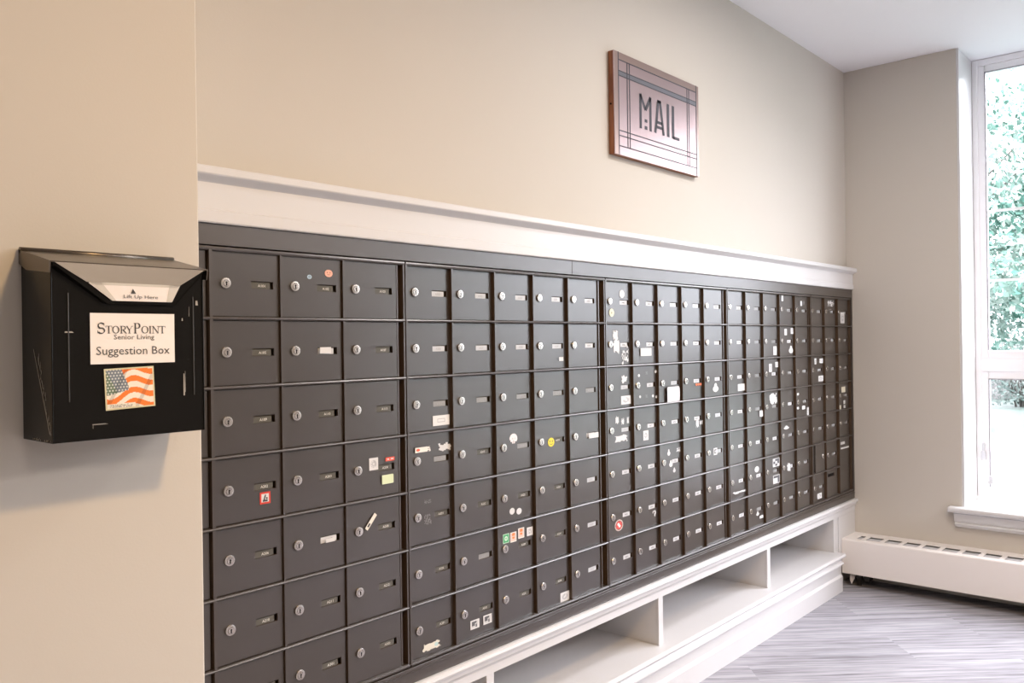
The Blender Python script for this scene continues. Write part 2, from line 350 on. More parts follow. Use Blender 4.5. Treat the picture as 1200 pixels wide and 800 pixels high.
for k, (a, b) in enumerate(units):
    a0, b0 = (a-.022, b+.02) if k == 0 else (a-.02, b+.02 if k < 2 else b+.022)
    for nm, z0, z1 in (('upper_sash', -.112, 1.275), ('lower_sash', -.742, -.17)):
        s = MB(); w = .030
        st, sb = (.032, .040) if nm == 'upper_sash' else (.036, .026)
        wbox(s, a0, a0-w, z0, z1, 4.468, 4.51); wbox(s, b0, b0+w, z0, z1, 4.468, 4.51)
        wbox(s, a0-w-.0002, b0+w+.0002, z1-st, z1, 4.4685, 4.51); wbox(s, a0-w-.0002, b0+w+.0002, z0, z0+sb, 4.4685, 4.51)
        so = obj(nm, s, 'white_frame', win, bevel=.003)
        if nm == 'upper_sash':
            g = MB()
            for zz in (.587, .2586): wbox(g, a0-w, b0+w, zz-.006, zz+.006, 4.489, 4.497)
            obj('muntin', g, 'white_frame', so)
        g = MB()
        for yy in (a0-w, ): wbox(g, yy+.001, yy-.004, z0+sb, z1-st, 4.4665, 4.469)
        wbox(g, a0-w, b0+w, z1-st-.004, z1-st+.001, 4.4665, 4.469)
        obj('gasket', g, 'gasket', so)
        p = MB(); wbox(p, a0-w, b0+w, z0+sb, z1-st, 4.491, 4.494); obj('pane', p, 'glass', so)
    for zz in (-.56,):
        h = MB(); wbox(h, a0+.004, a0-.016, zz-.03, zz+.012, 4.452, 4.468); wbox(h, a0-.002, a0-.012, zz+.012, zz+.05, 4.448, 4.462)
        obj('sash_lock', h, 'hinge_metal', win, bevel=.002)
    h = MB(); wbox(h, a0-.030, a0-.045, -.70, -.662, 4.448, 4.47); wbox(h, a0-.026, a0-.05, -.70, -.69, 4.44, 4.47)
    obj('crank', h, 'hinge_metal', win, bevel=.002)

# ------------------------------------------------------------------ white built-in mouldings over and under the mailboxes
X0 = .7142
m = MB()
m.prism_x([(.02, Z(.2320)), (-.010, Z(.2320)), (-.012, Z(.2345)), (-.012, Z(.2555)), (-.009, Z(.2575)), (-.009, Z(.3075)), (-.013, Z(.3105)),
           (-.024, Z(.3165)), (-.028, Z(.3190)), (-.0295, Z(.3215)), (-.0295, Z(.3330)), (-.0275, Z(.3355)), (.021, Z(.3365))], X0, XB-.001)
struct(obj('trim_3', m, 'white_trim'))
shelf = thing('cubby_shelf', 'long white built-in shelf of open cubbies under the mailboxes', 'shelf', (X0, 0, 0))
def sx(mb, prof, a, b): mb.prism_x(prof, a-X0, b-X0)
m = MB(); sx(m, [(.03, Z(-.790)), (-.012, Z(-.790)), (-.018, Z(-.793)), (-.020, Z(-.799)), (-.018, Z(-.805)), (-.012, Z(-.809)), (-.011, Z(-.818)),
                 (-.006, Z(-.824)), (-.004, Z(-.828)), (-.004, Z(-.848)), (.03, Z(-.848))], X0, XB-.001)
obj('top_rail', m, 'white_trim', shelf)
m = MB(); sx(m, [(.03, Z(-.80)), (.30, Z(-.80)), (.30, Z(-.815)), (.03, Z(-.815))], X0, XB-.001); obj('top_board', m, 'white_trim', shelf)
m = MB(); sx(m, [(.30, Z(-1.005)), (-.043, Z(-1.005)), (-.049, Z(-1.008)), (-.051, Z(-1.014)), (-.049, Z(-1.020)), (-.042, Z(-1.0225)), (.30, Z(-1.0225))], X0, 3.948)
obj('shelf_board', m, 'white_trim', shelf)
m = MB(); sx(m, [(.02, Z(-1.0225)), (-.033, Z(-1.0225)), (-.031, Z(-1.032)), (-.036, Z(-1.041)), (-.043, Z(-1.046)), (-.044, Z(-1.052)), (-.036, Z(-1.058)),
                 (-.032, Z(-1.062)), (-.031, Z(-1.100)), (-.034, Z(-1.104)), (-.038, Z(-1.110)), (-.038, Z(-1.180)+.0005), (.02, Z(-1.180)+.0005)], X0, 3.935)
obj('plinth', m, 'white_trim', shelf)
m = MB(); sx(m, [(.02, Z(-1.06)), (.30, Z(-1.06)), (.30, .001), (.02, .001)], 3.935, XB-.001); obj('plinth_return', m, 'wall_paint', shelf)
m = MB(); sx(m, [(.30, .001), (.318, .001), (.318, Z(-.80)), (.30, Z(-.80))], X0, XB-.001); obj('back_board', m, 'wall_paint', shelf)
m = MB(); m.box(3.932-X0, XB-.001-X0, .0, .30, Z(-.848), Z(-1.06)); m.box(3.985-X0, XB-.001-X0, -.0035, .0, Z(-.849), Z(-1.03)); obj('end_stile', m, 'white_trim', shelf, bevel=.002)
for xc in (.757, 1.570, 2.396, 3.222):
    m = MB(); m.box(xc-.012-X0, xc+.012-X0, .0, .30, Z(-.815), Z(-1.005)); m.box(xc-.014-X0, xc+.014-X0, -.003, .004, Z(-.848), Z(-1.005))
    obj('partition', m, 'white_trim', shelf, bevel=.001)

# ------------------------------------------------------------------ mailbox banks
ROWS = [.1859, .0530, -.0803, -.2137, -.3472, -.4807, -.6141, -.7476]
BANKS = [
 ([.8149, .9702, 1.1264], 1.3046, .7150), ([1.3046, 1.4557, 1.6113, 1.7675, 1.9240], 2.1091, 1.3046),
 ([2.1091, 2.2600, 2.4115, 2.5665, 2.7220], 2.9025, 2.1091), ([2.9025, 3.0555, 3.2120, 3.3690, 3.5270], 3.6987, 2.9025),
 ([3.6987, 3.8613, 4.0269], 4.192, 3.6987)]
BLAB = ['mailbox bank closest to the suggestion box, three columns of wide doors, few stickers',
 'second mailbox bank from the suggestion box, with the yellow smiley sticker on one door',
 'middle mailbox bank, with the round red seal sticker near its lower left corner',
 'fourth mailbox bank from the suggestion box, the five-column one nearest the window',
 'narrow mailbox bank in the corner by the heater, with a tall door and outgoing slot']
NUM = [[['A101','A102','A103'],['A105','A106','A107'],['A109','A110','A111'],['A202','A203','A204'],['A206','A207','A208'],['A210','A211','A212'],['A214','A301','A302']]]
def number(b, r, c):
    if b == 0: return NUM[0][r][c]
    n = r*5+c+1; return 'A%d%02d' % (b+2, n) if b < 4 else 'B1%02d' % n
DW, DH, DY = .1510, .1272, .0092
def door_mesh(w, h, hole=None, t=.004):
    mb = MB(); c = .0016; x0, x1, z0, z1 = -w/2, w/2, -h/2, h/2
    O = [(x0, c, z0), (x1, c, z0), (x1, c, z1), (x0, c, z1)]; I = [(x0+c, 0, z0+c), (x1-c, 0, z0+c), (x1-c, 0, z1-c), (x0+c, 0, z1-c)]
    B = [(p[0], t, p[2]) for p in O]
    for i in range(4):
        j = (i+1) % 4; mb.quad([O[i], O[j], I[j], I[i]]); mb.quad([B[i], B[j], O[j], O[i]], 1)
    if hole:
        a, b_, d, e = hole; H = [(a, 0, d), (b_, 0, d), (b_, 0, e), (a, 0, e)]; G = [(p[0], t, p[2]) for p in H]
        for i in range(4):
            j = (i+1) % 4; mb.quad([I[i], I[j], H[j], H[i]]); mb.quad([H[i], H[j], G[j], G[i]], 1)
    else: mb.quad(I)
    me = mb.mesh('door', ['bronze_door', 'bronze_side']); return me
def slot_x(w): return (-w/2+.0880, -w/2+.1372)     # the name slot of a door
HOLE = (*slot_x(DW), -.0072, .0078)
me_door = door_mesh(DW, DH, HOLE)
mb = MB(); mb.lathe_y([(.0105, 0), (.0110, -.0012), (.0108, -.0030), (.0098, -.0042), (.0070, -.0044), (.0066, -.0036), (.0062, -.0050)], 0, 0, 22)
mb.quad([(-.0014, -.0052, -.0052), (.0014, -.0052, -.0052), (.0009, -.0052, .0010), (-.0009, -.0052, .0010)], 1)
k = len(mb.v); mb.v += [(.0019*cos(2*pi*i/10), -.0052, .0012+.0019*sin(2*pi*i/10)) for i in range(10)]; mb.f.append(tuple(range(k, k+10))); mb.m.append(1); mb.sm.append(False)
for q in range(12):
    a0, a1 = radians(25+q*11), radians(36+q*11); mb.quad([(.0042*cos(a0), -.0051, .0006+.0042*sin(a0)), (.0046*cos(a0), -.0051, .0006+.0046*sin(a0)), (.0046*cos(a1), -.0051, .0006+.0046*sin(a1)), (.0042*cos(a1), -.0051, .0006+.0042*sin(a1))], 1)
me_lock = mb.mesh('lock', ['nickel', 'keyway'])
WHITE = {(1,1,1),(1,4,1),(1,6,2),(3,2,0)}
def card(door, b, r, c, txt):
    x0, x1 = slot_x(DW); xr = x1-.0055-random.random()*.003
    rnd = random.random()
    if b == 0: st = 'card_dark'
    elif b == 1: st = 'card_sheen' if (r < 2 or (c == 4 and r > 3)) else ('card_dim' if r == 2 or rnd > .8 else 'card_dark')
    elif b == 2: st = 'card_white' if rnd > .25 else 'card_sheen'
    elif b == 3: st = 'card_white' if c == 0 or rnd > .72 else 'card_dim'
    else: st = 'card_dim'
    if (b, r, c) in {(0,1,1),(0,4,1),(1,3,4),(1,1,4),(2,6,2),(2,5,3)}: st = 'card_white'
    mb = MB(); mb.box(x0+.0006, xr, .0022, .0030, -.0068, .0058, 0)
    ink = 'ink_light' if st == 'card_dark' else ('ink_mid' if st != 'card_white' else 'ink_dark')
    if (b, r, c) == (0, 1, 1): mb.box(x0+.028, xr, .0018, .0022, -.0068, .0058, 2)
    add_text(mb, txt, (x0+xr)/2+(.002 if b == 0 else 0), .0016, -.0008, .0165, .0052, 1)
    o = obj('name_card', mb, [st, ink, 'card_sheen'], door, fix=False); o['label'] = {'card_dark': 'dark number card', 'card_white': 'white number card'}.get(st, 'number card with painted sheen')
bank_objs = []; DOORS = {}
for b, (cols, end, start) in enumerate(BANKS):
    t = thing('mailbox_bank', BLAB[b], 'mailboxes', (cols[0], 0, Z(-.7476)), 'banks of mailboxes in the wall'); bank_objs.append(t)
    ox, oz = cols[0], Z(-.7476)
    last = cols[-1]
    fr = MB()
    e2 = end-.0045 if b < 4 else end
    fr.box(start-ox+.0003, e2-ox, .018, .020, 0, ROWS[0]-ROWS[7], 1)                  # sheet behind the doors
    tall = (b == 4)
    for i, z in enumerate(ROWS):                                                       # rails, slightly rounded and proud
        z = z-ROWS[7]; xr = e2 if not (tall and i == 6) else cols[2]+.001
        h = .0034 if 0 < i < 7 else .0045
        fr.prism_x([(.018, z-h), (.0008, z-h), (-.0012, z-h+.0014), (-.0022, z), (-.0012, z+h-.0014), (.0008, z+h), (.018, z+h)], start-ox+.0003, xr-ox)
    for x in cols + [end-.0065, last+.1565]:
        front = .0 if x != last+.1565 else .006
        hw = .0022
        fr.prism_y([(x-ox-hw, .0), (x-ox+hw, .0), (x-ox+hw, ROWS[0]-ROWS[7]), (x-ox-hw, ROWS[0]-ROWS[7])], front, .018)
        mi = 0
    for x in [cols[0]]: fr.box(x-ox-.0022, x-ox+.004, -.0015, 0, 0, ROWS[0]-ROWS[7])
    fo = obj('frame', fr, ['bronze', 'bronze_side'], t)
    # left-facing divider sides: the warm room's reflection put into a browner colour
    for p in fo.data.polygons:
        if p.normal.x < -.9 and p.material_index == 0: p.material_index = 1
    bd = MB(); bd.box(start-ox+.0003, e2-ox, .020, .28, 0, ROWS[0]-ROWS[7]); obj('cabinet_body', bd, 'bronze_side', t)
    if b == 0:
        for r in range(7):
            zc = (ROWS[r]+ROWS[r+1])/2-ROWS[7]; w = .8149-.715-.010
            put('blank_panel', BLANK if r else (BLANK := door_mesh(w, DH)), t, ((.715+.8149)/2-ox, .0052, zc))
    for r in range(7):
        for c, x in enumerate(cols):
            zc = (ROWS[r]+ROWS[r+1])/2; xc = x+.0024+DW/2; loc = (xc-ox, DY if b else .0050, zc-ROWS[7])
            if tall and c == 2 and r == 5:
                zc2 = (ROWS[5]+ROWS[7])/2; d = put('door', door_mesh(DW, ROWS[5]-ROWS[7]-.007), t, (xc-ox, DY, zc2-ROWS[7])); d['label'] = 'tall blank door'
                DOORS[(b, r, c)] = (d, xc, zc2); continue
            if tall and c == 2 and r == 6: continue
            if tall and c == 1 and r == 6:
                d = put('door', door_mesh(DW, DH, (-.045, .035, .030, .046)), t, loc); d['label'] = 'door with black outgoing mail slot'
                s = MB(); s.box(-.046, .036, .0032, .0044, .029, .047); obj('mail_slot', s, 'keyway', d)
                s = MB(); s.box(-.050, .040, -.004, 0, .0465, .0515); obj('slot_lip', s, 'bronze', d, bevel=.001)
                DOORS[(b, r, c)] = (d, xc, zc); continue
            if tall and c == 0 and r == 5:
                d = put('door', door_mesh(.108, DH), t, (loc[0]+.0195, DY-.004, loc[2])); d['label'] = 'narrow door standing clear of its frame'
                s = MB(); s.box(-.0735+.0195-.0235, -.0575, .0046, .006, -.06, .06); obj('gap_shade', s, 'keyway', d)  # dark strip standing in for the shade beside the door
                DOORS[(b, r, c)] = (d, xc+.0195, zc)
                put('lock', me_lock, d, (.028, 0, .004)); continue
            d = put('door', me_door, t, loc); DOORS[(b, r, c)] = (d, xc, zc)
            put('lock', me_lock, d, (-DW/2+.0318, 0, .0015)).rotation_euler = (0, random.uniform(-.12, .12), 0)
            card(d, b, r, c, number(b, r, c))
# face frame around all banks
sur = thing('mailbox_surround', 'flat dark bronze filler panels running above and below all the mailbox banks', 'panel', (X0, 0, 0))
m = MB(); m.box(0, 1.9370-X0, -.0045, .02, Z(.1915), Z(.2318)); obj('header_panel', m, 'bronze', sur, bevel=.001)
m = MB(); m.box(1.9375-X0, XB-.001-X0, -.0045, .02, Z(.1915), Z(.2318)); obj('header_panel', m, 'bronze', sur, bevel=.001)
m = MB(); m.box(0, XB-.001-X0, -.0035, .02, Z(-.7900), Z(-.7535)); obj('sill_panel', m, 'bronze', sur, bevel=.001)
m = MB(); m.box(0, XB-.001-X0, -.0062, -.0030, Z(-.7640), Z(-.7620)); obj('sill_bead', m, 'bronze', sur)
m = MB(); m.box(4.1925-X0, XB-.001-X0, -.004, .02, Z(-.753), Z(.1912)); obj('side_panel', m, 'bronze', sur)

# ------------------------------------------------------------------ stickers
Wt = (.66, .655, .65); Cr = (.74, .70, .56); Gy = (.42, .42, .43); Dk = (.05, .05, .055)
def hsh(i, j, s): return (math.sin(i*12.9898+j*78.233+s*37.719)*43758.5453) % 1
def torn_edge(u, v, s, amt=.22):
    a = amt*hsh(int(u*7), 1, s); b = amt*hsh(int(u*7), 2, s); c = amt*.6*hsh(int(v*5), 3, s); d = amt*.6*hsh(int(v*5), 4, s)
    return b < v < 1-a and c < u < 1-d
def sticker_fn(k, s):
    def f(u, v):
        x, y = 2*u-1, 2*v-1; r = math.hypot(x, y)
        if k == 'white': return Wt
        if k == 'cream': return Cr
        if k == 'dot_blue': return None if r > 1 else ((.10, .12, .14) if .3 < r < .5 else (.42, .56, .66))
        if k == 'dot_peach':
            if r > 1: return None
            return (.30, .14, .08) if (abs(y-.2) < .15 and abs(abs(x)-.35) < .15) or (.35 < r < .5 and y < -.2) else (.85, .42, .30)
        if k == 'red_frame':
            if max(abs(x), abs(y)) > .72: return (.62, .05, .03)
            return Dk if (abs(y+.45) < .14 and abs(x) < .5) or (abs(x+.1-y*.3) < .14 and -.3 < y < .55) or (abs(x-.3) < .14 and abs(y+.1) < .15) else Wt
        if k == 'emblem': return Gy if .2 < r < .62 and hsh(int(u*9), int(v*9), s) > .3 else (Wt if max(abs(x), abs(y)) < .98 else Gy)
        if k == 'red_tag': return Wt if abs(y) < .35 and hsh(int(u*10), int(v*3), s) > .55 and abs(x) < .75 else (.75, .10, .06)
        if k == 'note_green': return None if (u+v > 1.93 or u-v > .95) else (.66, .74, .48)
        if k == 'tilt': return Dk if abs(x+.45) < .25 and abs(y) < .55 else (.78, .74, .66)
        if k == 'tick': return None if x+y*.4 < -.9 or (v > .75 and u < .35) else (Dk if x < -.2 else Wt)
        if k == 'lined': return (.45, .45, .46) if (abs(abs(x)-.42) < .06 and abs(y) < .3) or (abs(abs(y)-.28) < .08 and abs(x) < .45) else (.72, .72, .71)
        if k == 'strip_red': return (None if u > .82 and hsh(int(u*30), int(v*8), s) > .5 else (.72, .09, .03) if math.hypot(x+.62, y*.5) < .26 else (.80, .76, .70))
        if k == 'torn': return Wt if torn_edge(u, v, s, .26) else None
        if k == 'cream_torn': return None if not torn_edge(u, v, s, .25) or (u < .12 and v > .5) else ((.45, .62, .60) if math.hypot(x-.5, y*.5) < .2 else (.70, .67, .58))
        if k == 'residue': return (.24, .23, .23) if hsh(int(u*10), int(v*10), s) > .55 else None
        if k == 'face': return None if r > 1 or (y < -.6 and abs(x) > .35) or (y < -.2 and x < -.75) else (.50, .46, .45) if (abs(abs(x-.1)-.3) < .1 and abs(y) < .12) or (y < -.4 and abs(x) < .12) else (.80, .74, .74)
        if k == 'smiley':
            if r > 1: return None
            if abs(abs(x)-.32) < .12 and .0 < y < .45: return Dk
            if .48 < math.hypot(x, y-.05) < .62 and y < -.2: return Dk
            return (.83, .64, .03)
        if k == 'disc': return None if r > 1 else Wt
        if k == 'green': return (.70, .82, .72) if .25 < r < .5 or r < .12 else ((.06, .36, .14) if max(abs(x), abs(y)) < .88 else (.45, .62, .48))
        if k == 'orange': return (.80, .80, .76) if max(abs(x), abs(y)) > .82 else ((.72, .22, .06) if (abs(x)-.1 < .35 and y > .2) or (r < .4 and y < .1) else (.84, .52, .44))
        if k == 'stamp': return Wt if max(abs(x), abs(y)) > .7 else ((.10, .10, .11) if (x < 0 and y > -.3) or (y > .2 and x < .4) or (abs(x-.3) < .15 and y < 0) else (.55, .55, .55))
        if k == 'ring': return None if r > 1 else (Gy if .3 < r < .5 else Wt)
        if k == 'ring_cream': return None if r > 1 else ((.35, .34, .22) if r < .3 else (.70, .70, .50))
        if k == 'lace': return Wt if hsh(int(u*9), int(v*9), s) > .35 and torn_edge(u, v, s, .3) else None
        if k == 'hang_card': return None if v > .94 and abs(x) > .9 else ((.58, .57, .60) if (abs(y-.2) < .05 or abs(y+.2) < .04 or abs(y+.7) < .04) and abs(x) < .7 else (.74, .72, .74))
        if k == 'beads': return (.80, .16, .05) if math.hypot((u*3) % 1-.5, (v-.5)*1.1) < .45 else None
        if k == 'pear': return Wt if math.hypot(x*1.05, (y+.3)*1.4) < .95 or math.hypot(x*1.8, (y-.4)*1.5) < .85 else None
        if k == 'outline': return Wt if max(abs(x), abs(y)) > .6 else ((.5, .5, .52) if r < .3 else None)
        if k == 'seal':
            if r > 1: return None
            return (.62, .50, .45) if r > .82 else ((.10, .04, .03) if r > .72 else ((.82, .80, .78) if abs(x*.5+y*.4) < .14 and r < .45 else (.62, .06, .05)))
        if k == 'hook': return Wt if (.5 < math.hypot(x, y-.3) < .95 and (y > .2 or x > 0)) or (abs(x-.4) < .25 and -.9 < y < .2) else None
        if k == 'blackwhite': return Wt if max(abs(x), abs(y)) > .82 or hsh(int(u*3), int(v*3), s) > .5 or r > 1.2 else (.08, .08, .09)
        return Wt
    return f
SLAB = {'smiley': 'yellow smiley face sticker', 'seal': 'round red seal sticker', 'white': 'plain white sticker', 'disc': 'small round white sticker', 'torn': 'torn white sticker remnant',
 'green': 'green sticker with pale emblem', 'orange': 'orange and white sticker', 'red_frame': 'white sticker with red border', 'red_tag': 'red label strip', 'note_green': 'pale green note',
 'tilt': 'tilted white card with a black patch', 'hang_card': 'white paper card hanging from the lock', 'stamp': 'white square sticker with black picture', 'beads': 'row of orange-red dots'}
for i, (b, r, c, dx, dz, w, h, k) in enumerate(STK):
    b -= 1; r -= 1; c -= 1
    d, xc, zc = DOORS[(b, r, c)]
    zr = (ROWS[r]+ROWS[r+1])/2
    if 'torn' in k or k in ('lace', 'pear'): h *= 1.3
    if k == 'cream_torn': h *= 1.5
    w = min(w, .125); x = BANKS[b][0][c]+dx; lim = .0745-w/2
    x = max(xc-lim, min(xc+lim, x)); z = zr+dz
    n = 26 if max(w, h) > .02 else 16
    nm = 'hanging_card' if k == 'hang_card' else 'sticker'
    y = -.0008-.0003*(i % 3)
    if k in ('white', 'hang_card', 'strip_red', 'tilt', 'note_green'): y -= .002
    if k == 'hang_card': y = -.006
    o = picture(nm, w, h, n, n, sticker_fn(k, i), d, (x-xc, y, z-zc), ang=radians(48) if k == 'tilt' else 0, bow=.004 if k == 'hang_card' else 0)
    if k in SLAB: o['label'] = SLAB[k]

# ------------------------------------------------------------------ MAIL sign
SX0, SX1, SZ0, SZ1, SY = 2.171, 2.703, .580, .902, .0005
sg = thing('mail_sign', 'wall plaque lettered MAIL, brushed metal face on a wooden block', 'sign', ((SX0+SX1)/2, YM, Z((SZ0+SZ1)/2)))
cx, cz = (SX0+SX1)/2, (SZ0+SZ1)/2
W, H = SX1-SX0, SZ1-SZ0
m = MB(); m.box(-W/2, W/2, -.0195, -.0005, -H/2, H/2); obj('wooden_block', m, 'wood', sg, bevel=.0015)
m = MB(); m.box(-W/2, W/2, -.0218, -.0197, -H/2, H/2); obj('face_plate', m, 'sign_plate', sg, bevel=.0006)
def U(u): return -W/2+u*W
def V(v): return H/2-v*H
m = MB()
m.box(U(0.002), U(.998), -.0221, -.0217, V(.002), V(.075)); m.box(U(.002), U(.047), -.0221, -.0217, V(.075), V(.998)); m.box(U(.966), U(.998), -.0221, -.0217, V(.075), V(.998))
obj('border', m, 'sign_border', sg)
m = MB(); yi = -.0224
def hl(v, u0, u1, t=.0034): m.box(U(u0), U(u1), yi, yi+.0004, V(v)-t/2, V(v)+t/2)
def vl(u, v0, v1, t=.0044): m.box(U(u)-t/2, U(u)+t/2, yi, yi+.0004, V(v1), V(v0))
for u in (.047, .966): vl(u, .0, 1.0)
for u in (.139, .164, .846, .870): vl(u, .075, .91)
for v in (.075, .182, .228, .762, .811, .911): hl(v, .047, .966)
obj('engraved_lines', m, 'sign_ink', sg)
m = MB(); m.box(U(.047), U(.966), yi+.0002, yi+.0005, V(.226), V(.184)); obj('shaded_band', m, 'band_ink', sg)
m = MB(); yl = -.0225
def S(p, w): stroke(m, [(U(a), V(b)) for a, b in p], yl, w)
wv = .0135
# M: two tall legs, a short V, and a stack of two small squares between the legs
S([(.281, .328), (.281, .675)], wv); S([(.393, .328), (.393, .675)], wv)
S([(.279, .332), (.337, .474)], .0130); S([(.395, .332), (.337, .474)], .0130)
S([(.340, .568), (.340, .600)], .016); S([(.340, .636), (.340, .672)], .016)
# A: narrow, two crossbars
S([(.487, .328), (.447, .672)], wv); S([(.507, .328), (.546, .672)], wv); S([(.476, .336), (.518, .336)], .0095)
S([(.462, .556), (.532, .556)], .0095); S([(.457, .606), (.538, .606)], .0095)
S([(.602, .326), (.602, .672)], .0160)
S([(.663, .326), (.663, .672)], .0160); S([(.663, .661), (.742, .661)], .0100)
obj('lettering', m, 'sign_ink', sg, fix=False)
m = MB(); m.lathe_y([(.0, 0), (.003, 0), (.003, -.002)], 0, 0, 12)
o = obj('screw_hole', m, 'keyway', sg, (-W/2-.0002, -.010, -.005)); o.rotation_euler = (0, 0, -pi/2)

# ------------------------------------------------------------------ suggestion box
BX0, BX1, BYF, BYB = .4405, .6600, -.2576, -.151
BZ0, BZ1 = -.1290, .1140
bx = thing('suggestion_box', 'black metal suggestion box with steel lid hung on the beige wall', 'suggestion box', (BX0, BYB, Z(BZ0)))
BW, BD, BH = BX1-BX0, BYB-BYF, BZ1-BZ0
m = MB()
# wedge-topped hollow body, sides cut to the slope of the lid
SH = .022
m.quad([(0, -BD, 0), (BW, -BD, 0), (BW, -BD, BH), (0, -BD, BH)])
m.quad([(0, 0, 0), (0, -BD, 0), (0, -BD, BH), (0, 0, BH+SH)]); m.quad([(BW, 0, 0), (BW, 0, BH+SH), (BW, -BD, BH), (BW, -BD, 0)])
m.quad([(0, 0, 0), (BW, 0, 0), (BW, -BD, 0), (0, -BD, 0)]); m.quad([(0, 0, 0), (0, 0, BH+SH), (BW, 0, BH+SH), (BW, 0, 0)])
m.quad([(0, -BD, BH), (BW, -BD, BH), (BW, 0, BH+SH), (0, 0, BH+SH)])
# front seam fold along the left and bottom edges
m.box(.0, .0015, -BD-.0015, -BD, 0, BH); m.box(BW-.0015, BW, -BD-.0015, -BD, 0, BH)
obj('body', m, 'box_black', bx, bevel=.0015)
m = MB()
for x in (.022, .203):
    m.prism_y([(x-.0009, .055), (x+.0009, .055), (x+.0009, .205), (x-.0009, .205)], -BD-.0012, -BD+.0002)
obj('pressed_rib', m, 'rib_highlight', bx, bevel=.0004)
# lid: sloping top plate with folded side lips
m = MB(); t = .0016; ov = .004; dz = .006
A = lambda x, y, z: (x, y, z)
y0, y1 = -.002, -BD-.010; zb, zf = BH+SH+dz, BH+dz-.002
m.quad([(-ov, y0, zb), (BW+ov, y0, zb), (BW+ov, y1, zf), (-ov, y1, zf)]); m.quad([(-ov, y0, zb-t), (-ov, y1, zf-t), (BW+ov, y1, zf-t), (BW+ov, y0, zb-t)])
m.quad([(-ov, y1, zf-t), (-ov, y1, zf), (BW+ov, y1, zf), (BW+ov, y1, zf-t)]); m.quad([(-ov, y0, zb-t), (BW+ov, y0, zb-t), (BW+ov, y0, zb), (-ov, y0, zb)])
for x, s in ((-ov, 1), (BW+ov, -1)):
    lp = [(y0, zb), (y0, zb-.020), (-.030, zb-.031), (y1+.003, zf-.016), (y1, zf)]
    m.quad([(x, a, b) for a, b in lp]); m.quad([(x+s*t, a, b) for a, b in lp])
    for i in range(len(lp)):
        j = (i+1) % len(lp); m.quad([(x, *lp[i]), (x, *lp[j]), (x+s*t, *lp[j]), (x+s*t, *lp[i])])
m.cyl((-ov, -.006, zb-.001), (BW+ov, -.006, zb-.001), .0045, .0045, 12)
obj('lid', m, 'bronze_lid', bx)
# folded-down V flap: steel above, card in clear tape below
ytop, ybot = -BD-.0100, -BD-.0065
P = lambda u, v: (u*BW, ytop+(ybot-ytop)*v, zf-.001-v*.051)
m = MB(); m.quad([P(.005, 0), P(.995, 0), P(.815, .50), P(.20, .50)])
obj('flap', m, 'steel_lid', bx, fix=False)['label'] = 'brushed steel upper part of the flap'
m = MB(); q = [P(-.012, .02), P(1.0, .02), P(.78, 1.08), P(.33, 1.08)]; m.quad([(a, b+.002, c) for a, b, c in q])
m.quad([(q[0][0], q[0][1], q[0][2]), (q[3][0], q[3][1], q[3][2]), (q[3][0], -BD, q[3][2]), (q[0][0], -BD, q[0][2]-.004)]); m.quad([q[1], q[2], (q[2][0], -BD, q[2][2]), (q[1][0], -BD, q[1][2]-.004)])
obj('flap_shadow', m, 'box_black', bx, fix=False)  # black sheet standing in for the shadow along the flap edges
m = MB(); m.quad([(a, b-.0004, c) for a, b, c in (P(.21, .52), P(.81, .52), P(.755, .995), P(.36, .995))])
m.quad([(a, b-.0006, c) for a, b, c in (P(.21, .50), P(.29, .50), P(.385, .99), P(.36, .995))], 1); m.quad([(a, b-.0006, c) for a, b, c in (P(.74, .50), P(.815, .50), P(.76, .99), P(.72, .99))], 1)
m.quad([(a, b-.0006, c) for a, b, c in (P(.22, .50), P(.81, .50), P(.80, .57), P(.25, .57))], 1)
c0 = P(.5, .88); add_text(m, 'Lift Up Here', c0[0]+.010, c0[1]-.0012, c0[2], .050, .0062, 2)
c1 = P(.495, .72); m.quad([(c1[0]-.004, c1[1]-.0012, c1[2]-.003), (c1[0]+.0035, c1[1]-.0012, c1[2]-.003), (c1[0]-.001, c1[1]-.0012, c1[2]+.004)], 2)
obj('flap_note', m, ['paper', 'tape', 'ink_dark'], bx, fix=False)['label'] = 'small taped note with an arrow on the flap'

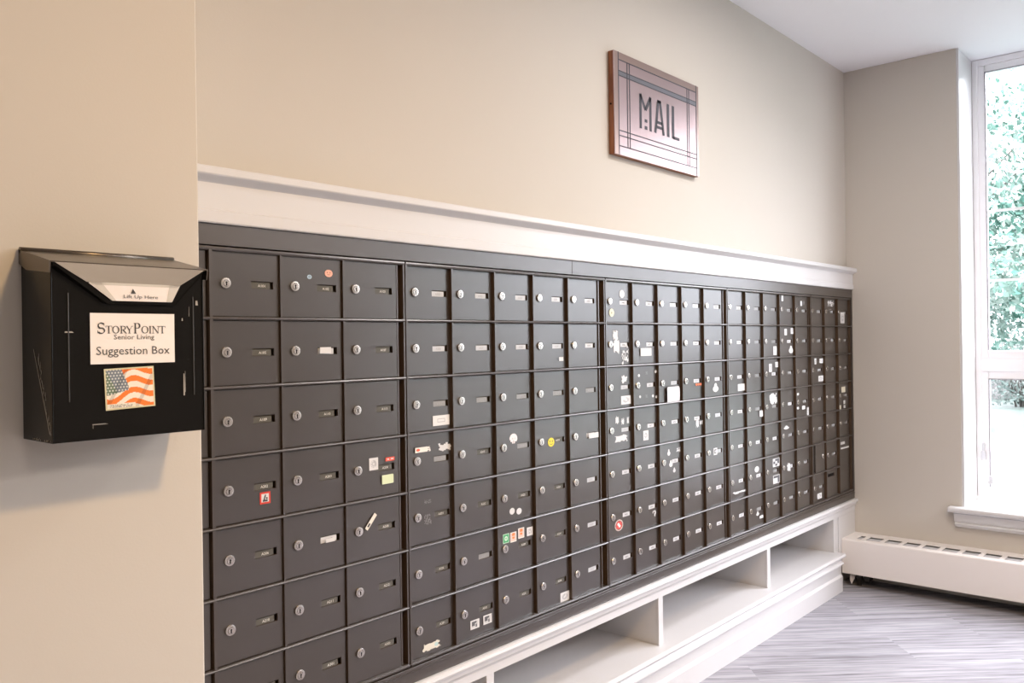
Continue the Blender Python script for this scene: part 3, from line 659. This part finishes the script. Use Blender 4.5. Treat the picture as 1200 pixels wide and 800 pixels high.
# serif capitals drawn as strokes
def serif(mb, ch, x, z, h, w, y, mi=1):
    T, t = h*.15, h*.055
    def s(p, wd): stroke(mb, [(x+a*w, z+b*h) + ((q[0]*h,) if q else ()) for a, b, *q in p], y, wd, mi)
    def stem(a, b0=0, b1=1, wd=None): s([(a, b0), (a, b1)], wd or T)
    def sf(a, b, l=.2): s([(a-l, b), (a+l, b)], t)
    def arc(ca, cb, ra, rb, a0, a1, f, n=16):
        pts = []
        for i in range(n+1):
            an = radians(a0+(a1-a0)*i/n); pts.append((ca+ra*cos(an), cb+rb*sin(an), f(an)))
        s(pts, t)
    fat = lambda a: .055+.10*abs(cos(a))
    fatv = lambda a: .06+.10*abs(sin(a+.9))
    if ch == 'S':
        arc(.5, .73, .36, .25, 35, 270, fatv); arc(.5, .26, .40, .25, 90, -150, fatv); s([(.84, .74), (.84, .98)], t); s([(.10, .02), (.10, .28)], t)
    if ch == 'T': stem(.5); sf(.5, .03, .2); s([(.02, .97), (.98, .97)], t*1.1); s([(.03, .98), (.03, .76)], t); s([(.97, .98), (.97, .76)], t)
    if ch == 'O': arc(.5, .5, .43, .46, 0, 360, fat, 28)
    if ch == 'I': stem(.5); sf(.5, .03, .36); sf(.5, .97, .36)
    if ch == 'N': stem(.16, wd=t); stem(.86, wd=t); s([(.14, .98), (.86, .02)], T); sf(.14, .97, .14); sf(.16, .03, .16); sf(.86, .97, .16)
    if ch == 'Y': s([(.12, .96), (.5, .46)], T); s([(.88, .96), (.5, .46)], t); stem(.5, 0, .48); sf(.5, .03, .2); sf(.14, .97, .16); sf(.88, .97, .14)
    if ch in 'PR':
        stem(.24); sf(.24, .03, .2); s([(.04, .97), (.5, .97)], t); arc(.48, .73, .34, .24, 90, -90, fat); s([(.24, .49), (.5, .49)], t)
        if ch == 'R': s([(.48, .48), (.90, .03)], T); sf(.92, .03, .10)
m = MB(); yp = -BD-.0012
px0, px1, pz0, pz1 = .4910-BX0, .6132-BX0, -.0232-BZ0, .0488-BZ0
m.quad([(px0, yp, pz0), (px1, yp, pz0), (px1, yp, pz1), (px0, yp, pz1)])
pw, ph = px1-px0, pz1-pz0
def PX(u): return px0+u*pw
def PZ(v): return pz1-v*ph
yt = yp-.0004
word = [('S', .072, .150, .215, .385), ('T', .150, .205, .255, .385), ('O', .208, .270, .255, .385), ('R', .275, .335, .255, .385), ('Y', .332, .390, .255, .385), ]
word = [('S', .075, .165, .19, .40), ('T', .168, .238, .25, .40), ('O', .240, .318, .25, .40), ('R', .322, .400, .25, .40), ('Y', .392, .470, .25, .40),
        ('P', .476, .565, .19, .40), ('O', .568, .648, .25, .40), ('I', .652, .686, .25, .40), ('N', .690, .775, .25, .40), ('T', .775, .850, .25, .40)]
sc = (.885-.075)/(.850-.075)
for ch, a, b, v0, v1 in word:
    a = .075+(a-.075)*sc; b = .075+(b-.075)*sc
    serif(m, ch, PX(a), PZ(v1), PZ(v0)-PZ(v1), (b-a)*pw, yt)
add_text(m, 'Senior Living', PX(.505), yt, PZ(.485), pw*.48, ph*.125, 1)
for u in (.272, .508, .552, .745): pass
add_text(m, 'Suggestion Box', PX(.50), yt, PZ(.765), pw*.87, ph*.215, 1)
obj('name_notice', m, ['paper', 'ink_dark'], bx, fix=False)['label'] = 'white paper notice reading StoryPoint Senior Living Suggestion Box'
def flag(u, v):
    if v < .035 or v > .965 or u < .035 or u > .965: return (.62, .58, .38)
    if v < .14 and u < .60: return (.78, .74, .64) if hsh(int(u*60), int(v*60), 3) > .25 or u > .55 or u < .12 or v > .125 or v < .05 else (.35, .3, .25)
    wv_ = v + .10*sin(u*7.5+.6)+.16*(.5-u)
    fold = .72 if abs(math.sin(u*5.2-v*2.4)) < .22 else 1
    k = int((wv_)*7.2 + 10)
    c = (.86, .20, .02) if k % 2 == 0 else (.84, .76, .66)
    if u < .40+.08*sin(v*4) and v > .34+.25*u:
        c = (.16, .19, .23)
        if math.hypot((u*16+.5*(int(v*14) % 2)) % 1-.5, (v*14) % 1-.5) < .3: c = (.62, .64, .62)
        elif u+v*.4 < .42: c = (.13, .19, .12)
    return tuple(q*fold for q in c)
o = picture('flag_picture', .0715, .0590, 64, 56, flag, bx, (.5455-BX0, -BD-.0016, -.0585-BZ0), ang=radians(2.0))
o['label'] = 'small picture of a waving United States flag with a thank you line'
m = MB(); add_text(m, 'Thank You!', 0, 0, 0, .032, .0042, 0, shear=.4); obj('flag_caption', m, 'ink_mid', bx, (.5318-BX0, -BD-.0022, -.0836-BZ0), fix=False)
# scuffs and scratches on the black paint
m = MB(); rr = random.Random(4)
for i in range(30):
    a = rr.uniform(0, 1); z = .005+a*.11; y = -BD*(.98-.40*a)+rr.uniform(-.004, .004)
    l = rr.uniform(.003, .013); y = min(-.006, max(-BD+.002, y))
    m.quad([(-.0004, y, z), (-.0004, y+.0008, z), (-.0004, y+.0008+.2*l, z+l), (-.0004, y+.2*l, z+l)])
m.quad([(-.0004, -BD*.94, .012), (-.0004, -BD*.94+.0022, .012), (-.0004, -BD*.42+.0012, .128), (-.0004, -BD*.42, .128)])
for i in range(22):
    y = -BD*rr.uniform(.35, .98); m.quad([(-.0004, y, rr.uniform(.001, .006)), (-.0004, y+.004, .001), (-.0004, y+.003, .004)])
obj('scuffed_paint', m, 'scuff', bx, fix=False)['label'] = 'pale scuffs on the left side of the box'
for x, z0, z1, w in ((.186, .055, .088, .0022), (.1885, .060, .092, .0008), (.1845, .168, .172, .002), (.196, .175, .190, .0007), (.017, .150, .152, .012), (.207, .192, .199, .004), (.052, .021, .0222, .022), (.0525, .016, .022, .0007)):
    m = MB(); m.quad([(x, -BD-.0008, z0), (x+w, -BD-.0008, z0), (x+w*.8, -BD-.0008, z1), (x+.0003, -BD-.0008, z1)]); obj('scratch', m, 'scuff', bx, fix=False)

# ------------------------------------------------------------------ baseboard heater along the window wall
HX0, HX1, HY0, HY1, HZ0, HZ1 = 4.022, XB-.001, -.004, -5.30, -1.117, -.955
ht = thing('baseboard_heater', 'long cream enamel baseboard heater under the window', 'heater', (HX1, HY0, Z(HZ0)))
def hb(mb, x0, x1, y0, y1, z0, z1, mi=0): mb.box(x0-HX1, x1-HX1, y0-HY0, y1-HY0, z0-HZ0, z1-HZ0, mi)
m = MB()
R = .007
prof = [(HX0, HZ0), (HX0, HZ1-R), (HX0+R*.3, HZ1-R*.3), (HX0+R, HZ1), (HX0+.034, HZ1), (HX0+.034, HZ1-.002), (HX0+R, HZ1-.002), (HX0+.002, HZ1-R), (HX0+.002, HZ0+.002), (HX0+.02, HZ0+.002), (HX0+.02, HZ0)]
m.prism_y([(a-HX1, b-HZ0) for a, b in prof], 0, HY1-HY0)
hb(m, HX0+.002, HX1, HY0, HY0-.0015, HZ0, HZ1-.001); hb(m, HX0+.002, HX1, HY1+.0015, HY1, HZ0, HZ1-.001)
obj('front_cover', m, 'heater_enamel', ht)
m = MB(); gx0, gx1 = HX0+.034, HX0+.110
hb(m, gx1, HX1, HY0, HY1, HZ1-.002, HZ1); hb(m, gx0, gx1, HY0, -.060, HZ1-.002, HZ1)
y = -.060; n = 0; gaps = []
first = True
while y > HY1+.05:
    g = .022 if first else .062
    gaps.append((y, y-g)); y -= g; hb(m, gx0, gx1, y, y-.020, HZ1-.002, HZ1); y -= .020; first = False
hb(m, gx0, gx1, y, HY1, HZ1-.002, HZ1)
obj('top_grille', m, 'heater_enamel', ht)
m = MB()
for a, b in gaps:
    for i in range(2):
        x = gx0+.004+i*.036; m.box(x-HX1, x+.033-HX1, b-HY0-.006, a-HY0+.006, HZ1-.0075-HZ0, HZ1-.0065-HZ0)
hb(m, gx0-.006, gx1+.004, HY0-.01, HY1+.01, HZ1-.014, HZ1-.012)
obj('louver', m, 'heater_louver', ht, fix=False)
m = MB(); hb(m, HX0+.05, HX1-.03, HY0-.02, HY1+.02, HZ0+.03, HZ0+.09); obj('heating_element', m, 'heater_dark', ht)
for yy in (-.9, -1.8, -2.7, -3.6, -4.5, -5.2):
    m = MB(); hb(m, HX0+.05, HX0+.10, yy, yy-.02, HZ0, -1.18+.001); hb(m, HX0+.04, HX1-.004, yy, yy-.02, HZ0+.002, HZ0+.006); obj('foot', m, 'heater_dark', ht)
m = MB()
def cy(p, q, r, mi=0): m.cyl((p[0]-HX1, p[1]-HY0, p[2]-HZ0), (q[0]-HX1, q[1]-HY0, q[2]-HZ0), r, r, 14, mi)
cy((4.085, -.062, -1.18), (4.085, -.062, -1.05), .0105); cy((4.085, -.062, -1.150), (4.085, -.062, -1.128), .016); cy((4.12, -.062, -1.13), (4.06, -.062, -1.13), .008)
obj('supply_pipe', m, 'heater_dark', ht)
m = MB(); hb(m, 4.075, 4.125, -.086, -.112, -1.155, -1.117); obj('valve_box', m, 'heater_dark', ht, bevel=.002)
m = MB(); m.quad([(4.050-HX1, -.030-HY0, -1.155-HZ0), (4.052-HX1, -.052-HY0, -1.140-HZ0), (4.052-HX1, -.050-HY0, -1.128-HZ0), (4.050-HX1, -.030-HY0, -1.130-HZ0)])
m.quad([(4.050-HX1, -.030-HY0, -1.155-HZ0), (4.049-HX1, -.038-HY0, -1.172-HZ0), (4.052-HX1, -.052-HY0, -1.140-HZ0)]); obj('tag', m, 'paper', ht, fix=False)

# ------------------------------------------------------------------ outdoors
m = MB(); m.box(4.9, 90, -60, 60, -.62, -.5); struct(obj('ground', m, 'lawn'))
def crown(mb, rng, c, R, n, size, squash=1.0):
    for _ in range(n):
        while True:
            p = [rng.uniform(-1, 1) for _ in range(3)]; d = math.sqrt(sum(q*q for q in p))
            if .45 < d < 1: break
        lump = 1+.16*sin(p[0]*5+c[0])*cos(p[1]*6+c[1])+.1*sin(p[2]*7)
        P_ = mathutils.Vector((c[0]+p[0]*R*lump, c[1]+p[1]*R*lump, c[2]+p[2]*R*squash*lump))
        a = mathutils.Vector([rng.gauss(0, 1) for _ in range(3)]).normalized(); b_ = a.orthogonal().normalized(); s = size*rng.uniform(.6, 1.3)
        mb.quad([tuple(P_+a*s), tuple(P_+b_*s*.6), tuple(P_-a*s), tuple(P_-b_*s*.6)])
def tree(x, y, h, R, label, lf, seed, n=2600, low=.42, size=.22):
    rng = random.Random(seed); g = -.5
    t = thing('tree', label, 'tree', (x, y, g), 'trees beyond the window')
    m = MB(); m.cyl((0, 0, -.05), (.1, 0, h*.55), .16, .10); 
    for k in range(6):
        a = k*1.05+rng.random(); z = h*(.35+.06*k); m.cyl((.05, 0, z), (R*.7*cos(a), R*.7*sin(a), z+R*.6), .025, .008, 7)
    obj('trunk', m, 'bark', t)
    m = MB(); crown(m, rng, (0, 0, h*(.5+low/2)), R, n, size, (h*(1-low)/2)/R)
    for k in range(5):
        a = k*1.3+rng.random(); crown(m, rng, (R*.75*cos(a), R*.75*sin(a), h*rng.uniform(low, .85)), R*.45, n//8, size)
    obj('foliage', m, lf, t, fix=False)
tree(17, 2.2, 6.8, 2.4, 'leafy tree seen through the upper pane, nearest the window jamb', 'leaf_mint', 1, 9000, .26, .075)
tree(24, 7.2, 6.6, 2.6, 'pale green tree standing left of the nearest tree outdoors', 'leaf_pale', 2, 2600, .3, .15)
tree(18, -3.4, 7.0, 2.5, 'tall mint green tree to the right of the nearest tree outdoors', 'leaf_mint', 3, 3800, .3, .13)
tree(29, .6, 8.5, 3.4, 'broad pale tree far across the lawn', 'leaf_pale', 4, 3000, .25, .17)
tree(19, -18.5, 7.2, 3.0, 'mint green tree farthest along the lawn to the right', 'leaf_mint', 5, 2400, .3, .18)
def shrub(x, y, r, h, label, seed, lf='leaf_grey'):
    rng = random.Random(seed); t = thing('shrub', label, 'shrub', (x, y, -.5), 'shrubs across the lawn')
    m = MB(); crown(m, rng, (0, 0, h*.5), r, 2600, .05, h*.5/r); obj('foliage', m, lf, t, fix=False)
    m = MB()
    for k in range(9): m.cyl((rng.uniform(-.1, .1), rng.uniform(-.1, .1), -.02), (rng.uniform(-r, r)*.7, rng.uniform(-r, r)*.7, h*.9), .02, .008, 5)
    obj('stem', m, 'bark', t)
shrub(22.5, 2.6, 1.0, 1.9, 'twiggy grey-green shrub low in the upper pane', 11); shrub(21.2, -.4, 1.1, 1.7, 'rounded grey shrub right of the twiggy shrub outdoors', 12)
shrub(20.8, -7.2, 1.1, 1.6, 'low grey shrub farthest right across the lawn', 13)
wl = thing('garden_wall', 'low pale stone garden wall across the lawn', 'wall', (25, -2, -.5))
m = MB(); m.box(-.2, .2, -14, 14, 0, .55); m.box(-.26, .26, -14, 14, .55, .65); 
obj('stone_wall', m, 'stone', wl, bevel=.02)

# ------------------------------------------------------------------ light
wd = bpy.data.worlds.new('sky'); SC.world = wd; wd.use_nodes = True
nt = wd.node_tree; bg = nt.nodes['Background']
tc = nt.nodes.new('ShaderNodeTexCoord'); sp = nt.nodes.new('ShaderNodeSeparateXYZ'); cr = nt.nodes.new('ShaderNodeValToRGB')
cr.color_ramp.elements[0].position = .50; cr.color_ramp.elements[0].color = (.22, .235, .26, 1); cr.color_ramp.elements[1].position = .68; cr.color_ramp.elements[1].color = (.92, .925, 1.0, 1)
mr = nt.nodes.new('ShaderNodeMapRange'); mr.inputs['From Min'].default_value = -1; mr.inputs['From Max'].default_value = 1
nt.links.new(tc.outputs['Generated'], sp.inputs[0]); nt.links.new(sp.outputs['Z'], mr.inputs['Value']); nt.links.new(mr.outputs['Result'], cr.inputs['Fac']); nt.links.new(cr.outputs['Color'], bg.inputs['Color'])
bg.inputs['Strength'].default_value = SKY
def area(name, loc, rot, sx_, sy_, power, color, portal=False):
    l = bpy.data.lights.new(name, 'AREA'); l.shape = 'RECTANGLE'; l.size = sx_; l.size_y = sy_; l.energy = power; l.color = color
    o = bpy.data.objects.new(name, l); COL.objects.link(o); o.location = loc; o.rotation_euler = rot
    if portal: l.cycles.is_portal = True
    return o
area('window_portal', (4.60, -1.915, Z(.27)), (0, radians(90), 0), 2.07, 2.86, 1, (1, 1, 1), True)
s = bpy.data.lights.new('sun', 'SUN'); s.energy = 5.0; s.angle = radians(4); s.color = (1, .97, .92)
so = bpy.data.objects.new('sun', s); COL.objects.link(so); so.rotation_euler = (radians(20), radians(-35), 0)
LAMPS = [  # x, y, power, colour, size; all added out of view, mid and right as fill
 (2.3, -2.9, P_MID, (1, .93, .90), .45), (.95, -1.75, P_LEFT, (1, .65, .30), .26), (2.55, -1.0, P_NEAR, (1, .95, .92), .30), (3.2, -3.1, P_RIGHT, (1, .88, .80), .45), (.4, -3.4, P_REAR, (1, .86, .72), .6)]
for x, y, p, c, sz in LAMPS:
    t = thing('added_ceiling_light', 'added ceiling light out of view, round with a pale rim', 'lamp', (x, y, Z(CZ)-.001), 'added ceiling lights'); 
    m = MB(); n_ = len(m.v); seg = 28
    for r, z in ((sz*.56, 0), (sz*.58, -.02), (sz*.53, -.03), (sz*.50, -.012)):
        for i in range(seg): a = 2*pi*i/seg; m.v.append((r*cos(a), r*sin(a), z))
    for p_ in range(3):
        for i in range(seg): j = (i+1) % seg; m.f.append((p_*seg+i, p_*seg+j, (p_+1)*seg+j, (p_+1)*seg+i)); m.m.append(0); m.sm.append(True)
    obj('rim', m, 'lamp_rim', t)
    l = bpy.data.lights.new('lamp', 'AREA'); l.shape = 'DISK'; l.size = sz; l.energy = p; l.color = c
    o = bpy.data.objects.new('lamp', l); COL.objects.link(o); o.location = (x, y, Z(CZ)-.035)

# ------------------------------------------------------------------ camera
yaw, pit, rol, f = radians(48.652446), radians(.028312), radians(-.807072), 984.32
F = mathutils.Vector((sin(yaw)*cos(pit), cos(yaw)*cos(pit), sin(pit))); Rr = mathutils.Vector((cos(yaw), -sin(yaw), 0)); Uu = Rr.cross(F)
R2 = Rr*cos(rol)+Uu*sin(rol); U2 = -Rr*sin(rol)+Uu*cos(rol)
cam = bpy.data.cameras.new('camera'); cam.sensor_width = 36; cam.lens = f*36/1200; cam.clip_start = .02; cam.clip_end = 300
co = bpy.data.objects.new('camera', cam); COL.objects.link(co)
M = mathutils.Matrix((R2, U2, -F)).transposed().to_4x4(); M.translation = (0, -1.47447, FZ); co.matrix_world = M
SC.camera = co
bpy.data.objects.remove(_to, do_unlink=True)
SC.view_settings.view_transform = 'Standard'; SC.view_settings.look = 'None'; SC.view_settings.exposure = EXPO; SC.view_settings.gamma = 1.0
SC.cycles.max_bounces = 8; SC.cycles.diffuse_bounces = 5; SC.cycles.glossy_bounces = 4; SC.cycles.transparent_max_bounces = 12; SC.cycles.caustics_reflective = False; SC.cycles.caustics_refractive = False
SC.cycles.sample_clamp_indirect = 6
